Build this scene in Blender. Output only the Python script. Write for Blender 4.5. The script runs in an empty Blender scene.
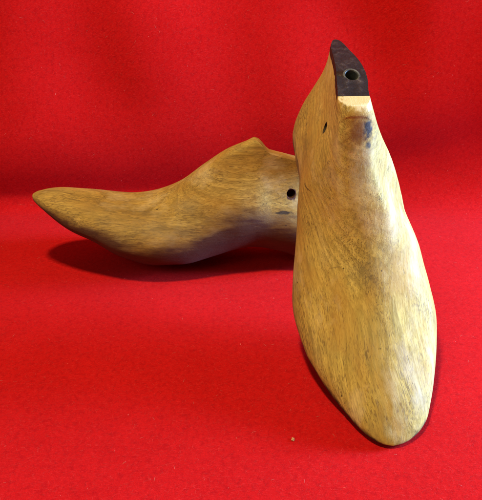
import bpy, bmesh, math, random
from mathutils import Vector, Matrix, noise
random.seed(7)
R = math.radians
scene = bpy.context.scene
C = scene.collection

# ------------------------------------------------------------------ camera
cd = bpy.data.cameras.new('camera')
cam = bpy.data.objects.new('camera', cd)
C.objects.link(cam)
CAM_H = 0.29336
cam.location = (0, 0, CAM_H)
cam.rotation_euler = (R(90 - 26.8693), 0, 0)
cd.sensor_fit = 'VERTICAL'
cd.sensor_height = 24
cd.lens = 24 * 761.130 / 500
cd.clip_start = 0.01
cd.clip_end = 50
scene.camera = cam

# ------------------------------------------------------------------ world and lamps
w = bpy.data.worlds.new('World')
scene.world = w
w.use_nodes = True
bg = w.node_tree.nodes['Background']
bg.inputs[0].default_value = (1.0, 0.93, 0.82, 1)
bg.inputs[1].default_value = 0.09

def area(name, loc, target, size, power, color, spread=180):
    ld = bpy.data.lights.new(name, 'AREA')
    ld.shape = 'RECTANGLE'
    ld.size, ld.size_y = size
    ld.energy = power
    ld.color = color
    ld.spread = R(spread)
    o = bpy.data.objects.new(name, ld)
    o.location = loc
    o.rotation_euler = (Vector(target) - Vector(loc)).to_track_quat('-Z', 'Y').to_euler()
    C.objects.link(o)
    return o

area('ceiling_lamp', (-0.17, 0.23, 1.1), (0.02, 0.45, 0.0), (0.11, 0.11), 12.5, (1.0, 0.80, 0.46))
area('window_light', (0.88, 0.57, 0.24), (0.10, 0.42, 0.10), (0.26, 0.30), 43, (0.36, 0.57, 1.0))
area('room_light', (-0.6, -0.35, 0.75), (0.05, 0.5, 0.05), (0.45, 0.45), 2.4, (1.0, 0.84, 0.48))

scene.view_settings.view_transform = 'Standard'
scene.view_settings.look = 'None'
scene.view_settings.exposure = 0
scene.view_settings.gamma = 1

# ------------------------------------------------------------------ node helpers
class NT:
    def __init__(s, name):
        s.m = bpy.data.materials.new(name)
        s.m.use_nodes = True
        s.t = s.m.node_tree
        s.b = s.t.nodes['Principled BSDF']
        s.co = s.t.nodes.new('ShaderNodeTexCoord')
    def n(s, kind, **kw):
        nd = s.t.nodes.new('ShaderNode' + kind)
        for k, v in kw.items():
            setattr(nd, k, v)
        return nd
    def l(s, a, b): s.t.links.new(a, b)
    def mapping(s, scale, loc=(0, 0, 0), rot=(0, 0, 0), src=None):
        m = s.n('Mapping')
        m.inputs['Scale'].default_value = scale
        m.inputs['Location'].default_value = loc
        m.inputs['Rotation'].default_value = rot
        s.l(src or s.co.outputs['Object'], m.inputs['Vector'])
        return m.outputs[0]
    def noise(s, vec, scale=1, detail=4, rough=.55, dist=0):
        t = s.n('TexNoise')
        t.inputs['Scale'].default_value = scale
        t.inputs['Detail'].default_value = detail
        t.inputs['Roughness'].default_value = rough
        t.inputs['Distortion'].default_value = dist
        s.l(vec, t.inputs['Vector'])
        return t.outputs['Fac']
    def ramp(s, fac, stops, interp='LINEAR'):
        r = s.n('ValToRGB')
        r.color_ramp.interpolation = interp
        e = r.color_ramp.elements
        while len(e) < len(stops): e.new(0.5)
        for el, (p, c) in zip(e, stops):
            el.position = p
            el.color = (c, c, c, 1) if isinstance(c, (int, float)) else (*c, 1)
        s.l(fac, r.inputs[0])
        return r.outputs[0]
    def mix(s, fac, a, b, mode='MIX'):
        m = s.n('Mix', data_type='RGBA', blend_type=mode)
        for sock, v in ((m.inputs[0], fac), (m.inputs[6], a), (m.inputs[7], b)):
            if isinstance(v, (int, float)): sock.default_value = v
            elif isinstance(v, tuple): sock.default_value = (*v, 1)
            else: s.l(v, sock)
        return m.outputs[2]
    def math(s, op, a, b=None, c=None):
        m = s.n('Math', operation=op)
        for i, v in enumerate((a, b, c)):
            if v is None: continue
            if isinstance(v, (int, float)): m.inputs[i].default_value = v
            else: s.l(v, m.inputs[i])
        return m.outputs[0]
    def spot(s, p, radii, soft=.5, wob=.6, rot=(0, 0, 0)):
        """soft-edged blotch centred on p (object space), radii per axis"""
        v = s.n('VectorMath', operation='SUBTRACT')
        s.l(s.co.outputs['Object'], v.inputs[0]); v.inputs[1].default_value = p
        m = s.n('VectorRotate', rotation_type='EULER_XYZ'); s.l(v.outputs[0], m.inputs['Vector'])
        m.inputs['Rotation'].default_value = rot
        d = s.n('VectorMath', operation='DIVIDE'); s.l(m.outputs[0], d.inputs[0]); d.inputs[1].default_value = radii
        ln = s.n('VectorMath', operation='LENGTH'); s.l(d.outputs[0], ln.inputs[0])
        nz = s.noise(s.mapping((260, 420, 420)), 1, 3)
        q = s.math('MULTIPLY_ADD', s.math('SUBTRACT', nz, .5), wob * 2, ln.outputs['Value'])
        return s.ramp(q, [(max(0, 1 - soft), 1.0), (1.0, 0.0)])
    def bump(s, h, strength, dist, prev=None):
        b = s.n('Bump')
        b.inputs['Strength'].default_value = strength
        b.inputs['Distance'].default_value = dist
        s.l(h, b.inputs['Height'])
        if prev is not None: s.l(prev, b.inputs['Normal'])
        return b.outputs[0]

# ------------------------------------------------------------------ materials
def wood_mat(name, seed, tint, spots, warmth=1.0, under=None):
    q = NT(name)
    L = (seed, seed * 1.7, seed * .6)
    warp = q.noise(q.mapping((9, 14, 14), L), 1, 2)
    wv = q.n('VectorMath', operation='ADD')
    sc = q.n('VectorMath', operation='SCALE'); sc.inputs['Scale'].default_value = .012
    cmb = q.n('CombineXYZ'); q.l(warp, cmb.inputs[1]); q.l(warp, cmb.inputs[2])
    q.l(cmb.outputs[0], sc.inputs[0]); q.l(q.co.outputs['Object'], wv.inputs[0]); q.l(sc.outputs[0], wv.inputs[1])
    V = wv.outputs[0]
    broad = q.noise(q.mapping((10, 26, 26), L, src=V), 1, 4, .6)
    grain = q.noise(q.mapping((42, 420, 420), L, src=V), 1, 7, .72, .5)
    fine = q.noise(q.mapping((120, 1100, 1100), L, src=V), 1, 4, .65)
    fmod = q.noise(q.mapping((30, 55, 55), (seed, 5, 5)), 1, 4, .6)
    fleck = q.math('MULTIPLY_ADD', q.math('SUBTRACT', fmod, .51), .48, q.noise(q.mapping((230, 1800, 1800), L, src=V), 1, 3, .55, .4))
    rings = q.n('TexWave', wave_type='RINGS', rings_direction='X', wave_profile='SAW')
    rings.inputs['Scale'].default_value = 1; rings.inputs['Distortion'].default_value = 2.2
    rings.inputs['Detail'].default_value = 3; rings.inputs['Detail Scale'].default_value = 1.4
    q.l(q.mapping((3, 62, 62), (0, 1.2 + seed * .3, 2.5), src=V), rings.inputs['Vector'])
    a, b, c = tint
    col = q.ramp(broad, [(.28, a), (.5, b), (.72, c)])
    col = q.mix(q.ramp(grain, [(.44, 0.0), (.62, .68)]), col, tuple(x * .50 for x in b))
    col = q.mix(q.ramp(rings.outputs['Fac'], [(.50, 0.0), (.98, .36)]), col, tuple(x * .45 for x in a))
    col = q.mix(q.ramp(fine, [(.46, 0.0), (.64, .5)]), col, tuple(x * .42 for x in b))
    fl = q.ramp(fleck, [(.55, 0.0), (.63, .65)])
    col = q.mix(fl, col, (.10, .055, .02))
    # grime blotches of handling
    gr = q.noise(q.mapping((28, 40, 40), (3 + seed, 1, 5)), 1, 5, .7)
    col = q.mix(q.ramp(gr, [(.50, 0.0), (.72, .5)]), col, (.13, .085, .04))
    ho = q.noise(q.mapping((16, 34, 34), (8 + seed, 3, 1)), 1, 5, .62)
    col = q.mix(q.ramp(ho, [(.46, 0.0), (.66, .62)]), col, (.41, .225, .035))
    # long thin scratches crossing the grain at small angles, and rubbed pale patches
    sc1 = q.noise(q.mapping((35, 900, 500), (seed, 2, 8), (0, 0, R(24))), 1, 2, .5)
    sc2 = q.noise(q.mapping((40, 700, 800), (2, seed, 3), (0, R(20), R(-38))), 1, 2, .5)
    scr = q.math('MAXIMUM', q.ramp(sc1, [(.70, 0.0), (.73, 1.0)]), q.ramp(sc2, [(.71, 0.0), (.74, 1.0)]))
    col = q.mix(q.math('MULTIPLY', scr, .6), col, (.09, .05, .02))
    pale = q.noise(q.mapping((20, 30, 30), (5, seed, 7)), 1, 5, .65)
    col = q.mix(q.ramp(pale, [(.52, 0.0), (.70, .5)]), col, (.66, .53, .30))
    # tiny nail pricks and nicks
    vo = q.n('TexVoronoi'); vo.inputs['Scale'].default_value = 75
    q.l(q.mapping((1, 1, 1), (seed, 0, 0)), vo.inputs['Vector'])
    pr = q.ramp(vo.outputs['Distance'], [(.03, 1.0), (.07, 0.0)])
    gate = q.ramp(q.noise(q.mapping((45, 45, 45), (seed, 9, 2)), 1, 2), [(.55, 0.0), (.6, 1.0)])
    pr = q.math('MULTIPLY', pr, gate)
    col = q.mix(q.math('MULTIPLY', pr, .85), col, (.02, .012, .008))
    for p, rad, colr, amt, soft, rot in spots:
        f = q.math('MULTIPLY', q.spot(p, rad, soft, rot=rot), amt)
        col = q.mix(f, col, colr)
    if under:      # darker towards the feather edge and sole, with a ragged border
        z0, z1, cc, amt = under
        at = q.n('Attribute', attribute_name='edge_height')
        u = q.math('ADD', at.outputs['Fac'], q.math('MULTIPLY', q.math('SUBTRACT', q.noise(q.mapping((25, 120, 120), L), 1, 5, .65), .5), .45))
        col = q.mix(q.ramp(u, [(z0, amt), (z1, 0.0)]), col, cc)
    q.l(col, q.b.inputs['Base Color'])
    q.l(q.ramp(grain, [(.3, .62), (.7, .85)]), q.b.inputs['Roughness'])
    q.b.inputs['Specular IOR Level'].default_value = .26
    q.b.inputs['Sheen Weight'].default_value = .02
    q.b.inputs['Sheen Roughness'].default_value = .5
    n0 = q.bump(q.math('ADD', q.math('MULTIPLY', scr, -1.0), q.noise(q.mapping((260, 300, 300)), 1, 4, .7)), .35, .0005)
    n1 = q.bump(grain, .5, .0007, n0)
    n2 = q.bump(fl, -.35, .0003, n1)
    n3 = q.bump(q.noise(q.mapping((30, 45, 45), (1, seed, 4)), 1, 3), .5, .0016, n2)
    n4 = q.bump(pr, -.6, .0008, n3)
    q.l(n4, q.b.inputs['Normal'])
    return q.m

def cloth_mat():
    q = NT('red_felt')
    v = q.co.outputs['UV']
    fz = q.noise(q.mapping((1500, 1500, 1500), src=v), 1, 4, .75, .8)
    fuzz = q.noise(q.mapping((420, 1300, 1), (0, 0, 0), (0, 0, R(35)), src=v), 1, 4, .7, .6)
    wv = q.n('TexWave', wave_type='BANDS', bands_direction='X')
    wv.inputs['Scale'].default_value = 1; wv.inputs['Distortion'].default_value = 2.5
    wv.inputs['Detail'].default_value = 3; wv.inputs['Detail Scale'].default_value = 1.5
    q.l(q.mapping((130, 130, 130), rot=(0, 0, R(52)), src=v), wv.inputs['Vector'])
    big = q.noise(q.mapping((14, 14, 14), src=v), 1, 5, .65)
    col = q.ramp(big, [(.3, (.54, .007, .0065)), (.7, (.63, .010, .010))])
    col = q.mix(q.ramp(fz, [(.42, .0), (.68, .45)]), col, (.26, .002, .004))
    mott = q.noise(q.mapping((330, 260, 300), src=v), 1, 4, .7, .5)
    col = q.mix(q.ramp(mott, [(.46, .0), (.66, .42)]), col, (.30, .002, .005))
    col = q.mix(q.ramp(fuzz, [(.55, .0), (.75, .4)]), col, (.85, .05, .05))
    lint = q.noise(q.mapping((700, 240, 1), (4, 2, 0), (0, 0, R(-20)), src=v), 1, 2, .5)
    col = q.mix(q.ramp(lint, [(.765, .0), (.785, .5)]), col, (.85, .35, .30))
    q.l(col, q.b.inputs['Base Color'])
    q.b.inputs['Roughness'].default_value = .95
    q.b.inputs['Specular IOR Level'].default_value = .02
    q.b.inputs['Sheen Weight'].default_value = .06
    q.b.inputs['Sheen Roughness'].default_value = .45
    q.b.inputs['Sheen Tint'].default_value = (1, .25, .3, 1)
    n1 = q.bump(fz, .7, .0008)
    n2 = q.bump(wv.outputs['Fac'], .14, .0005, n1)
    n3 = q.bump(fuzz, .5, .0005, n2)
    q.l(n3, q.b.inputs['Normal'])
    return q.m

def leather_mat():
    q = NT('dark_heel_plate')
    n = q.noise(q.mapping((150, 150, 150)), 1, 6, .7)
    big = q.noise(q.mapping((40, 60, 60)), 1, 3)
    col = q.ramp(n, [(.32, (.004, .004, .005)), (.52, (.014, .011, .011)), (.62, (.035, .027, .025)), (.72, (.14, .11, .09))])
    col = q.mix(q.ramp(big, [(.5, 0.), (.7, .4)]), col, (.028, .015, .013))
    q.l(col, q.b.inputs['Base Color'])
    q.b.inputs['Roughness'].default_value = .6
    q.b.inputs['Specular IOR Level'].default_value = .25
    q.l(q.bump(n, .9, .0012), q.b.inputs['Normal'])
    return q.m

def metal_mat():
    q = NT('dull_metal_tube')
    n = q.noise(q.mapping((300, 300, 300)), 1, 4)
    q.l(q.ramp(n, [(.3, (.06, .06, .055)), (.7, (.19, .19, .17))]), q.b.inputs['Base Color'])
    q.b.inputs['Metallic'].default_value = .6
    q.b.inputs['Roughness'].default_value = .5
    return q.m

def plain(name, col, rough=.8):
    q = NT(name)
    n = q.noise(q.mapping((800, 800, 800)), 1, 3)
    q.l(q.ramp(n, [(.3, tuple(c * .6 for c in col)), (.7, col)]), q.b.inputs['Base Color'])
    q.b.inputs['Roughness'].default_value = rough
    return q.m

# ------------------------------------------------------------------ interpolation
def interp(tab, x):
    """monotone cubic through (x, y) pairs"""
    n = len(tab)
    if x <= tab[0][0]: return tab[0][1]
    if x >= tab[-1][0]: return tab[-1][1]
    d = [(tab[i + 1][1] - tab[i][1]) / (tab[i + 1][0] - tab[i][0]) for i in range(n - 1)]
    m = [d[0]] + [0 if d[i - 1] * d[i] <= 0 else 2 * d[i - 1] * d[i] / (d[i - 1] + d[i]) for i in range(1, n - 1)] + [d[-1]]
    for i in range(n - 1):
        if x <= tab[i + 1][0]:
            h = tab[i + 1][0] - tab[i][0]; t = (x - tab[i][0]) / h
            return ((2*t**3 - 3*t*t + 1) * tab[i][1] + (t**3 - 2*t*t + t) * h * m[i]
                    + (-2*t**3 + 3*t*t) * tab[i + 1][1] + (t**3 - t*t) * h * m[i + 1])

def table2(rows, s, t):
    """rows: (s, [(t, v)...]) -> smooth blend between neighbouring rows"""
    if s <= rows[0][0]: return interp(rows[0][1], t)
    if s >= rows[-1][0]: return interp(rows[-1][1], t)
    for i in range(len(rows) - 1):
        if s <= rows[i + 1][0]:
            k = (s - rows[i][0]) / (rows[i + 1][0] - rows[i][0]); k = k * k * (3 - 2 * k)
            return interp(rows[i][1], t) * (1 - k) + interp(rows[i + 1][1], t) * k

def link(name, me, mat, parent=None):
    o = bpy.data.objects.new(name, me)
    C.objects.link(o)
    if mat: me.materials.append(mat)
    if parent: o.parent = parent
    return o

# ------------------------------------------------------------------ the last (shoe form)
LEN = 0.277
def dome(p=2.2, q=.5, f0=.86, tm=.16):
    out = []
    for i in range(15):
        t = i / 14
        v = f0 + (1 - f0) * math.sin(min(1, t / tm) * math.pi / 2) if t < tm else max(0, 1 - ((t - tm) / (1 - tm)) ** p) ** q
        out.append((t, v))
    return out

# measured adjustments of the hand-drawn base shape
FIT = dict(
    wL=[0.84568, 1.03922, 1.10659, 1.24567, 1.38127, 1.31039, 1.24322, 1.11928, 1.04652, 0.9236, 0.8761, 0.91513],
    wR=[0.95579, 0.91908, 0.89763, 0.96066, 1.15959, 1.19557, 1.11098, 1.00273, 0.89607, 0.92292, 1.03721, 1.07253],
    zt1=[-0.00056, -0.0031, 0.00173, -0.00257, -0.00058, -0.00394, -0.00444, -0.00684, -0.00665, -0.00589, -0.00129],
    zt2=[-0.00367, 0.01125, 0.01885, 0.02001, 0.00812, 0.00177, -0.00032, -0.0026, -0.00344, -0.00207, 0.00063],
    zb=[-0.00127, -0.0032, -0.00169, -0.0048, -0.00067, 0.0017, 0.00468, 0.00073, 0.00198],
    lean=[-0.01228, 0.00777, -0.01556],
    cone=[0.00108, -0.2835, 1.0],
    M1=[-0.959362, -0.001098, 0.022537, 0.004135, -0.95081, 0.129721, 0.022182, 0.129783, 0.950552], T1=[-0.063197, 0.560787, 0.009355],
    M2=[0.108553, 0.988502, 0.105264, -0.826392, 0.148588, -0.543137, -0.552533, -0.02803, 0.833019], T2=[0.092551, 0.365153, 0.001865],
)
class Shape: pass

def base_shape():
    S = Shape(); S.seat = 0; S.top = 'zt1'; S.extra = [.335, .34]
    S.zt = [(0, .080), (.06, .0815), (.15, .0858), (.284, .0895), (.338, .1038), (.358, .1018), (.405, .0945), (.486, .0803), (.566, .066),
            (.62, .0595), (.69, .0565), (.757, .0575), (.83, .0595), (.916, .0605), (.97, .058), (1, .055)]
    S.zb = [(0, .006), (.06, .001), (.12, .001), (.23, .0105), (.34, .0145), (.46, .009), (.56, .001), (.63, -.001), (.70, .002),
            (.757, .007), (.83, .0165), (.916, .030), (.97, .039), (1, .044)]
    S.w = [(0, 0), (.004, .0085), (.015, .0160), (.04, .0238), (.08, .0292), (.14, .0325), (.2, .0325), (.3, .0295), (.4, .0300), (.5, .0350),
           (.6, .0410), (.68, .0435), (.76, .0420), (.84, .0365), (.90, .0295), (.94, .0235), (.97, .0168), (.988, .0105), (.997, .005), (1, 0)]
    S.cy = [(0, 0), (.3, 0), (.5, .002), (.68, .001), (.85, -.004), (1, -.012)]     # sideways swing of the toe
    cone = [(0, .72), (.06, .86), (.15, .97), (.25, 1.0), (.4, .93), (.55, .78), (.7, .62), (.85, .50), (1, .42)]
    instep = [(0, .74), (.06, .87), (.16, .98), (.26, 1.0), (.4, .93), (.55, .79), (.7, .62), (.82, .49), (.9, .41), (.96, .34), (.985, .27), (1, .12)]
    vamp = [(0, .70), (.06, .86), (.16, .97), (.28, 1.0), (.45, .93), (.62, .79), (.76, .63), (.87, .47), (.94, .33), (.98, .2), (1, 0)]
    heel = [(0, .72), (.06, .86), (.15, .97), (.25, 1.0), (.4, .93), (.55, .76), (.7, .57), (.85, .42), (1, .30)]
    S.prof = [(.0, heel), (.04, heel), (.24, cone), (.3, cone), (.36, instep), (.48, instep), (.58, vamp), (.68, dome(2.0, .54, .78, .24)), (.80, dome(2.1, .5, .86, .2)), (.9, dome(2.1, .5, .90, .18)), (1.0, dome(2.2, .5, .93, .14))]
    S.xh = [(0, .008), (.12, .002), (.25, 0), (.5, .003), (.8, .010), (1, .012)]
    S.xt = [(0, -.0035), (.25, -.0003), (.5, 0), (.75, -.002), (.9, -.005), (1, -.009)]
    return S

NW = [0, .1, .2, .3, .4, .5, .6, .7, .8, .9, .96, 1.]
NTP = [0, .15, .3, .345, .42, .52, .62, .7, .8, .9, 1.]
NB = [0, .15, .35, .5, .62, .72, .8, .9, 1.]
def hat(nodes, vals, x):
    """smooth curve through the node values"""
    n = len(nodes); x = max(nodes[0], min(nodes[-1], x))
    k = 0
    while k < n - 2 and x > nodes[k + 1]: k += 1
    def tan(i):
        a, b = max(0, i - 1), min(n - 1, i + 1)
        return (vals[b] - vals[a]) / (nodes[b] - nodes[a])
    h = nodes[k + 1] - nodes[k]; t = (x - nodes[k]) / h
    return ((2*t**3 - 3*t*t + 1) * vals[k] + (t**3 - 2*t*t + t) * h * tan(k)
            + (-2*t**3 + 3*t*t) * vals[k + 1] + (t**3 - t*t) * h * tan(k + 1))

def last_point(S, s, t, side):
    """s 0 heel..1 toe, t 0 sole..1 top, side +-1"""
    x = s * LEN + interp(S.xh, t) * (1 - s) ** 3 + interp(S.xt, t) * s ** 6
    z0 = interp(S.zb, s) + hat(NB, FIT['zb'], s)
    z1 = interp(S.zt, s) + hat(NTP, FIT[S.top], s)
    if S.seat and s < .2963: z1 -= S.seat
    key = 'wR' if side > 0 else 'wL'
    k = .06 * max(0, min(1, (s - .42) / .12, (.95 - s) / .15))
    taps = ((-1, .15), (-.5, .2), (0, .3), (.5, .2), (1, .15))
    hw = sum(wt * interp(S.w, s + d * k) * hat(NW, FIT[key], s + d * k) for d, wt in taps)
    cy = sum(wt * interp(S.cy, s + d * k) for d, wt in taps)
    g = max(0, min(1, (.5 - s) / .15))
    ca, cb, _ = FIT['cone']
    p = table2(S.prof, s, t) * (1 + g * (ca * 4 * t * (1 - t) + cb * t * t))
    if S.seat:      # the propped form is a little fuller beside the block and its plate swings inward
        hw += (.0034 * math.exp(-((s - .335) / .035) ** 2) - .0016 * math.exp(-((s - .14) / .06) ** 2)) * t * t - .0017 * t * math.exp(-((s - .41) / .03) ** 2) + .0018 * t * math.exp(-((s - .50) / .045) ** 2) if side > 0 else 0
    l0, l1, l2 = FIT['lean']
    ln = (.0028 * t * t * max(0, 1 - s / .09) ** 1.5 if S.seat else 0) + t ** 1.5 * (l0 * max(0, min(1, 1 - s / .5)) + l2 * math.exp(-((s - .4) / .18) ** 2)) + (1 - t) * l1 * (1 - s) ** 2
    if S.seat and s > .3546:        # the block ends in a small step across the crest
        z1 -= .0012 * min(1, (s - .3546) / .0025) * max(0, 1 - (s - .356) / .05) * t ** 9
    return Vector((x, cy + ln + side * hw * p, z0 + t * (z1 - z0)))

def place_matrix(k, piv):
    m, t = FIT['M%d' % k], FIT['T%d' % k]
    M = Matrix((m[0:3], m[3:6], m[6:9])).to_4x4()
    return Matrix.Translation(t) @ M @ Matrix.Translation(-Vector(piv))

def last_mesh(S, name, mirror=1):
    me = bpy.data.meshes.new(name)
    bm = bmesh.new()
    lay = bm.verts.layers.float.new('edge_height')
    NS = 120
    # finer stations at both ends
    ss = [(1 - math.cos(math.pi * i / NS)) / 2 for i in range(NS + 1)]
    ss = sorted(set(ss + [a for a in S.extra] if hasattr(S, 'extra') else ss))
    NS = len(ss) - 1
    ts = [0, .02, .045, .08, .12, .17, .23, .30, .37, .44, .51, .58, .65, .71, .77, .82, .865, .90, .93, .955, .975, .988, .996, 1]
    rings = []
    for t in ts:
        ring = []
        for i in range(NS + 1):
            ring.append(bm.verts.new(last_point(S, ss[i], t, 1)))
        for i in range(NS - 1, 0, -1):
            ring.append(bm.verts.new(last_point(S, ss[i], t, -1)))
        for v in ring: v[lay] = t * (max(.5, min(1, (.97 - v.co.x / LEN) / .25 + .5)) if S.seat else 1)
        rings.append(ring)
    N = len(rings[0])
    for a, b in zip(rings, rings[1:]):
        for i in range(N):
            j = (i + 1) % N
            bm.faces.new((a[i], a[j], b[j], b[i]))
    # sole: inward rings, gently crowned
    prev = rings[0]
    for k, dz in ((.93, .0006), (.75, .0012), (.45, .0016), (.0, .0018)):
        ring = []
        for i in range(N):
            v = rings[0][i].co
            s_i = ss[i] if i <= NS else ss[2 * NS - i]
            c = interp(S.cy, s_i)
            edge = min(1, 6 * s_i, 9 * (1 - s_i))
            ring.append(bm.verts.new((v.x, c + (v.y - c) * k, v.z - dz * edge)))
        for v in ring: v[lay] = -.05
        for i in range(N):
            j = (i + 1) % N
            try: bm.faces.new((prev[j], prev[i], ring[i], ring[j]))
            except ValueError: pass
        prev = ring
    # top
    top = rings[-1]
    for i in range(1, NS - 1):
        a, b = top[i], top[i + 1]
        c, d = top[N - i - 1], top[N - i]
        bm.faces.new((a, b, c, d))
    bm.faces.new((top[0], top[1], top[N - 1])); bm.faces.new((top[NS], top[NS + 1], top[NS - 1]))
    # soften the crest of the vamp so that it rounds over
    crest = [v for v in bm.verts if v[lay] > .72 and v.co.x > .54 * LEN and v.co.x < .985 * LEN]
    for _ in range(30): bmesh.ops.smooth_vert(bm, verts=crest, factor=.5, use_axis_x=True, use_axis_y=True, use_axis_z=True)
    # hand carving: slight unevenness
    for v in bm.verts:
        n = noise.noise_vector(v.co * 38 + Vector((S.seed, 0, 0)))
        v.co += n * .00045
    if mirror < 0:
        for v in bm.verts: v.co.y *= -1
    bmesh.ops.remove_doubles(bm, verts=bm.verts, dist=1e-5)
    bmesh.ops.dissolve_degenerate(bm, dist=1e-6, edges=bm.edges)
    bmesh.ops.recalc_face_normals(bm, faces=bm.faces)
    for f in bm.faces: f.smooth = True
    bm.to_mesh(me); bm.free()
    return me

def cyl_mesh(name, p0, p1, r, n=32, inner=None, bev=0):
    """cylinder, or tube with a turned rim when inner is given"""
    me = bpy.data.meshes.new(name); bm = bmesh.new()
    p0, p1 = Vector(p0), Vector(p1); ax = (p1 - p0).normalized(); L = (p1 - p0).length
    rot = ax.to_track_quat('Z', 'Y').to_matrix()
    if inner is None: prof = [(0, 0), (r, 0), (r, L), (0, L)]
    else: prof = [(inner, 0), (inner, L - bev), (inner + bev * .5, L), (r - bev * .5, L), (r, L - bev), (r, 0), (inner, 0)]
    rows = []
    for (rr, z) in prof:
        if rr == 0: rows.append([bm.verts.new(p0 + rot @ Vector((0, 0, z)))]); continue
        rows.append([bm.verts.new(p0 + rot @ Vector((rr * math.cos(2*math.pi*k/n), rr * math.sin(2*math.pi*k/n), z))) for k in range(n)])
    for a, b in zip(rows, rows[1:]):
        for k in range(n):
            j = (k + 1) % n
            if len(a) == 1: bm.faces.new((a[0], b[k], b[j]))
            elif len(b) == 1: bm.faces.new((a[k], b[0], a[j]))
            else: bm.faces.new((a[k], a[j], b[j], b[k]))
    bmesh.ops.remove_doubles(bm, verts=bm.verts, dist=1e-6)
    bmesh.ops.recalc_face_normals(bm, faces=bm.faces)
    bm.to_mesh(me); bm.free()
    return me

def cut(o, cutters):
    """subtract cutter meshes from o and keep the result as o's own mesh"""
    tmp = []
    for c in cutters:
        co = bpy.data.objects.new('cutter', c); C.objects.link(co); co.matrix_world = o.matrix_world
        md = o.modifiers.new('b', 'BOOLEAN'); md.object = co; md.operation = 'DIFFERENCE'; md.solver = 'EXACT'
        tmp.append(co)
    bpy.context.view_layer.update()
    me = bpy.data.meshes.new_from_object(o.evaluated_get(bpy.context.evaluated_depsgraph_get()))
    o.modifiers.clear()
    nm = o.data.name; old = o.data; o.data = me
    bpy.data.meshes.remove(old); me.name = nm
    for co in tmp: bpy.data.objects.remove(co, do_unlink=True)
    for c in cutters: bpy.data.meshes.remove(c)
    me.set_sharp_from_angle(angle=R(38))

def tag(o, label=None, cat=None, group=None, kind=None):
    if label: o['label'] = label
    if cat: o['category'] = cat
    if group: o['group'] = group
    if kind: o['kind'] = kind

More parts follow.
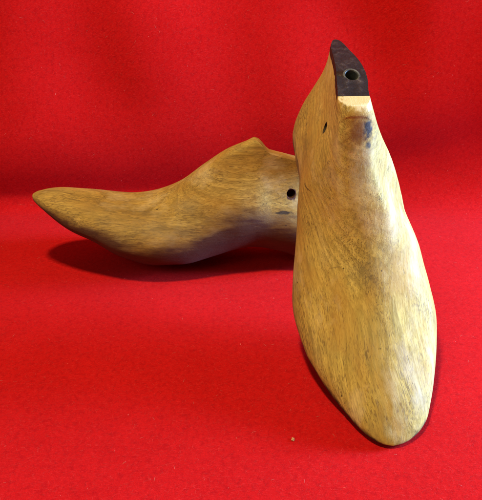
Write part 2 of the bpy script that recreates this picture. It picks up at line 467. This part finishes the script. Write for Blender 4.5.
# ------------------------------------------------------------------ red cloth, floor sweeping up into backdrop
def build_cloth():
    me = bpy.data.meshes.new('cloth_sheet'); bm = bmesh.new()
    uvl = bm.loops.layers.uv.new('uv')
    NX, NV = 200, 190
    x0, x1 = -.75, .60
    YC, OVER, LEAN = .678, R(-24), R(13)
    vs = [-.25 + 1.75 * j / NV for j in range(NV + 1)]
    vs = sorted(set(vs + [.60 + .22 * j / 120 for j in range(121)])); NV = len(vs) - 1
    def ss0(e0, e1, x):
        t = max(0, min(1, (x - e0) / (e1 - e0))); return t * t * (3 - 2 * t)
    def angle(d, rad):                   # slope of the cloth d past the start of its bend
        up = math.pi / 2
        a = (up - OVER) * ss0(0, rad * 1.9, d)
        return a - (LEAN - OVER) * ss0(rad * 1.9, rad * 1.9 + .075, d)
    cache = {}
    def prof(v, rad):
        a = YC - rad * .8
        if v <= a: return v, 0.0
        key = round(rad, 4)
        if key not in cache:
            pts = [(0, 0, 0)]; d = 0
            while d < 1.0:
                th = angle(d + .001, key); _, py, pz = pts[-1]
                pts.append((d + .002, py + .002 * math.cos(th), pz + .002 * math.sin(th))); d += .002
            cache[key] = pts
        pts = cache[key]; d = v - a; k = min(len(pts) - 2, int(d / .002)); u = d / .002 - k
        return a + pts[k][1] * (1 - u) + pts[k+1][1] * u, pts[k][2] * (1 - u) + pts[k+1][2] * u
    def ss(e0, e1, x):
        t = max(0, min(1, (x - e0) / (e1 - e0))); return t * t * (3 - 2 * t)
    grid = []
    for j, v in enumerate(vs):
        row = []
        for i in range(NX + 1):
            x = x0 + (x1 - x0) * i / NX
            rad = .018 + .05 * ss(-.05, .30, x)
            y, z = prof(v, rad)
            y += (.012 * math.sin(x * 9 + 1) - .006) * ss(.5, .66, v)
            up = ss(.02, .14, z)
            # soft diagonal drapes in the hanging part, slight undulation on the table
            d = x * .75 + z * .9
            y += up * (.0050 * math.sin(d * 24 + 2.6) + .0030 * math.sin((x * 1.3 + z * .2) * 40 + 1.2))
            y += up * .005 * noise.noise(Vector((x * 7, z * 8, 1)))
            fl = (1 - up)
            far = ss(.42, .62, y)
            z += fl * (0.0012 * far * noise.noise(Vector((x * 9, y * 9, 4))))
            z = max(z, -.001)
            row.append(bm.verts.new((x, y, z)))
        grid.append(row)
    for j in range(NV):
        for i in range(NX):
            f = bm.faces.new((grid[j][i], grid[j][i+1], grid[j+1][i+1], grid[j+1][i])); f.smooth = True
            for lp, (a, b) in zip(f.loops, ((i, j), (i+1, j), (i+1, j+1), (i, j+1))):
                lp[uvl].uv = (x0 + (x1 - x0) * a / NX, vs[b])
    P = [[v.co.copy() for v in row] for row in grid]
    VS = list(vs)
    bm.to_mesh(me); bm.free()
    o = link('backdrop_cloth', me, cloth_mat())
    tag(o, kind='structure')
    # loose fibres standing off the felt
    import bisect
    rnd = random.Random(11)
    fm = bpy.data.meshes.new('fuzz'); co = []; fc = []; mi = []
    for _ in range(90000):
        x = rnd.uniform(-.32, .36); v = rnd.uniform(.24, 1.02)
        if v < .5 and abs(x) > .24: continue
        fi = (x - x0) / (x1 - x0) * NX; i = int(fi); fi -= i
        j = bisect.bisect_right(VS, v) - 1; fj = (v - VS[j]) / (VS[j+1] - VS[j])
        a, b, c = P[j][i], P[j][i+1], P[j+1][i]
        tx, tv = (b - a), (c - a)
        base = a + tx * fi + tv * fj
        tx = tx.normalized(); tv = tv.normalized(); nn = tx.cross(tv)
        th = rnd.gauss(.6, .9); L = rnd.uniform(.0010, .0034); bend = rnd.uniform(-1.3, 1.3)
        lift = rnd.uniform(.00010, .00055); wd = rnd.uniform(.00003, .00006)
        k0 = len(co); p = base - nn * .00005
        for s_ in range(4):
            u = s_ / 3; ang = th + bend * u
            d = tx * math.cos(ang) + tv * math.sin(ang)
            side = (tx * -math.sin(ang) + tv * math.cos(ang)) * wd * (1 - .5 * u)
            q_ = p + nn * lift * math.sin(u * 2.6)
            co.append(q_ - side); co.append(q_ + side)
            p = p + d * L / 3
        pick = 0 if rnd.random() < .8 else (1 if rnd.random() < .965 else 2)
        for s_ in range(3):
            fc.append((k0 + 2*s_, k0 + 2*s_ + 1, k0 + 2*s_ + 3, k0 + 2*s_ + 2)); mi.append(pick)
    fm.from_pydata([tuple(c) for c in co], [], fc)
    fo = link('felt_fuzz', fm, plain('fuzz_red', (.62, .012, .010), .9), o)
    fm.materials.append(plain('fuzz_bright_red', (.80, .05, .04), .9))
    fm.materials.append(plain('fuzz_pale', (.75, .35, .28), .9))
    fm.polygons.foreach_set('material_index', mi)
    tag(fo, kind='stuff')
    return o
build_cloth()

# ------------------------------------------------------------------ last lying on its sole, toe to the left
S1 = base_shape(); S1.seed = 3.1
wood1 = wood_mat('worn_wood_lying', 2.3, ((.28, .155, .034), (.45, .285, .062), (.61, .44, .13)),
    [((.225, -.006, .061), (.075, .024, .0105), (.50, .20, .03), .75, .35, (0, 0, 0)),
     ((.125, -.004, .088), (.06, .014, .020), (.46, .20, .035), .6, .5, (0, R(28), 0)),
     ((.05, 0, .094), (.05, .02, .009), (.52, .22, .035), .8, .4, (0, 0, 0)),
     ((.0711, .0314, .0450), (.0085, .010, .0017), (.012, .008, .005), .95, .35, (0, 0, 0)),
     ((.090, .036, .040), (.05, .02, .008), (.20, .16, .10), .45, .8, (0, 0, 0)),
     ((.150, .040, .050), (.016, .02, .010), (.22, .18, .11), .4, .8, (0, 0, 0)),
     ((.170, .045, .033), (.03, .03, .012), (.25, .19, .10), .35, .8, (0, 0, 0))],
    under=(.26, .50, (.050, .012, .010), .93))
root1 = bpy.data.objects.new('shoe_last', None); C.objects.link(root1)
root1.empty_display_size = .02
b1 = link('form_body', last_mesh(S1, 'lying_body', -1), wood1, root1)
cut(b1, [cyl_mesh('c', (.0652, -.08, .0594), (.0652, .08, .0594), .0036)])
root1.matrix_world = place_matrix(1, (.17, 0, 0))
tag(root1, 'wooden shoe last lying on its sole, toe pointing left, behind the upright leaning one', 'shoe last', 'pair of old wooden shoe lasts')

# ------------------------------------------------------------------ last propped up, toe to the viewer
S2 = base_shape(); S2.seed = 9.4; S2.top = 'zt2'; S2.seat = .0044
S2.zt = [(0, .098), (.06, .0985), (.2965, .1035), (.340, .1040), (.355, .1034), (.375, .1004), (.405, .0940), (.486, .080), (.566, .066),
         (.62, .0595), (.69, .0545), (.757, .0535), (.83, .0545), (.916, .0545), (.97, .0525), (1, .050)]
S2.extra = [.2962, .2964, .335, .34, .3545, .3555, .3565, .358]
wood2 = wood_mat('worn_wood_propped', 6.1, ((.37, .235, .045), (.56, .405, .088), (.70, .55, .17)),
    [((.0895, -.016, .1260), (.0110, .0135, .0075), (.72, .60, .32), .7, .25, (0, 0, 0)),
     ((.108, -.016, .115), (.013, .009, .010), (.19, .075, .012), .85, .7, (0, 0, 0)),
     ((.1055, -.0098, .1155), (.006, .0042, .008), (.012, .013, .014), .95, .5, (0, 0, 0)),
     ((.1120, -.0088, .1075), (.0035, .003, .0035), (.016, .018, .02), .85, .5, (0, 0, 0)),
     ((.125, -.012, .095), (.02, .010, .01), (.24, .15, .05), .5, .8, (0, 0, 0)),
     ((.17, -.010, .056), (.012, .012, .01), (.14, .11, .06), .45, .8, (0, 0, 0)),
     ((.1669, -.0228, .0557), (.0007, .0007, .002), (.04, .022, .012), .85, .6, (0, 0, 0)),
     ((.1716, .0001, .0590), (.0007, .0007, .002), (.04, .022, .012), .85, .6, (0, 0, 0)),
     ((.1645, -.0278, .0529), (.0005, .0060, .006), (.14, .08, .03), .6, .8, (0, 0, R(14))),
     ((.1061, -.0378, .0573), (.0060, .004, .0008), (.07, .035, .012), .8, .5, (0, R(22), 0)),
     ((.1110, -.0370, .0600), (.0045, .004, .0006), (.07, .035, .012), .7, .5, (0, R(30), 0))],
    under=(.17, .27, (.022, .014, .010), .95))
root2 = bpy.data.objects.new('shoe_last', None); C.objects.link(root2)
root2.empty_display_size = .02
b2 = link('form_body', last_mesh(S2, 'propped_body', 1), wood2, root2)
ps = .215
pa, pb = last_point(S2, ps, 1, 1), last_point(S2, ps, 1, -1)
PX, PY, PZ = pa.x, (pa.y + pb.y) / 2, pa.z
cut(b2, [cyl_mesh('c', (.0826, -.08, .0880), (.0826, .0, .0880), .0034),
         cyl_mesh('c', (PX, PY, .05), (PX, PY, .14), .0050)])

def plate_mesh(S, s0, s1, th):
    me = bpy.data.meshes.new('plate'); bm = bmesh.new()
    n = 40
    ring = []
    st = [s0 + (s1 - s0) * (i / n) ** 1.6 for i in range(n + 1)]
    side = []
    for s in st: side.append(last_point(S, s, 1, 1))
    other = [last_point(S, s, 1, -1) for s in reversed(st)]
    pts = side + (other[:-1] if (side[0] - other[-1]).length < 1e-5 else other)
    for k, p in enumerate(pts):
        w_ = noise.noise_vector(p * 260)
        pts[k] = p + Vector((w_.x * .0001, w_.y * .00018, 0))
    lo = [bm.verts.new(p + Vector((0, 0, -.0004))) for p in pts]
    hi = [bm.verts.new(p + Vector((0, 0, th))) for p in pts]
    m = len(pts)
    for i in range(m):
        j = (i + 1) % m
        bm.faces.new((lo[i], lo[j], hi[j], hi[i]))
    def strip(row, flip):
        k = len(side)
        for i in range(k - 1):
            a, b = row[i], row[i + 1]
            d = row[(m - i) % m] if m == 2 * k - 1 else row[m - 1 - i]
            c = row[m - 1 - i] if m == 2 * k - 1 else row[m - 2 - i]
            vs = []
            for q in (a, b, c, d):
                if q not in vs: vs.append(q)
            if len(vs) > 2:
                try: bm.faces.new(vs if not flip else vs[::-1])
                except ValueError: pass
    strip(hi, False); strip(lo, True)
    bmesh.ops.recalc_face_normals(bm, faces=bm.faces)
    bm.to_mesh(me); bm.free()
    return me
pl = link('heel_plate', plate_mesh(S2, 0.0, .2957, S2.seat + .0003), leather_mat(), root2)
cut(pl, [cyl_mesh('c', (PX, PY, .05), (PX, PY, .14), .0050)])
tube = link('socket_tube', cyl_mesh('tube', (PX, PY, PZ - .035), (PX, PY, PZ + .0052), .0056, 40, .0040, .0006), metal_mat(), pl)

root2.matrix_world = place_matrix(2, (.25, 0, .03))
tag(root2, 'wooden shoe last with dark heel plate, propped heel up, toe pointing at the viewer', 'shoe last', 'pair of old wooden shoe lasts')

# ------------------------------------------------------------------ bits of fluff caught on the cloth
def crumb(loc, size, col, seed, label):
    me = bpy.data.meshes.new('crumb'); bm = bmesh.new()
    bmesh.ops.create_icosphere(bm, subdivisions=3, radius=size)
    for v in bm.verts:
        n = noise.noise(v.co * (1.4 / size) + Vector((seed, 0, 0)))
        v.co *= 1 + .7 * n
        v.co.x *= 1.7; v.co.z *= .6
    for f in bm.faces: f.smooth = True
    bm.to_mesh(me); bm.free()
    o = link('crumb', me, plain('crumb_%s' % ('pale' if seed > 3 else 'tan'), col))
    o.location = loc; o.rotation_euler = (.2, .1, seed)
    tag(o, label, 'crumb')
crumb((.0297, .3388, .0006), .0008, (.62, .30, .10), 1.3, 'tiny tan crumb on the red cloth left of the front toe')
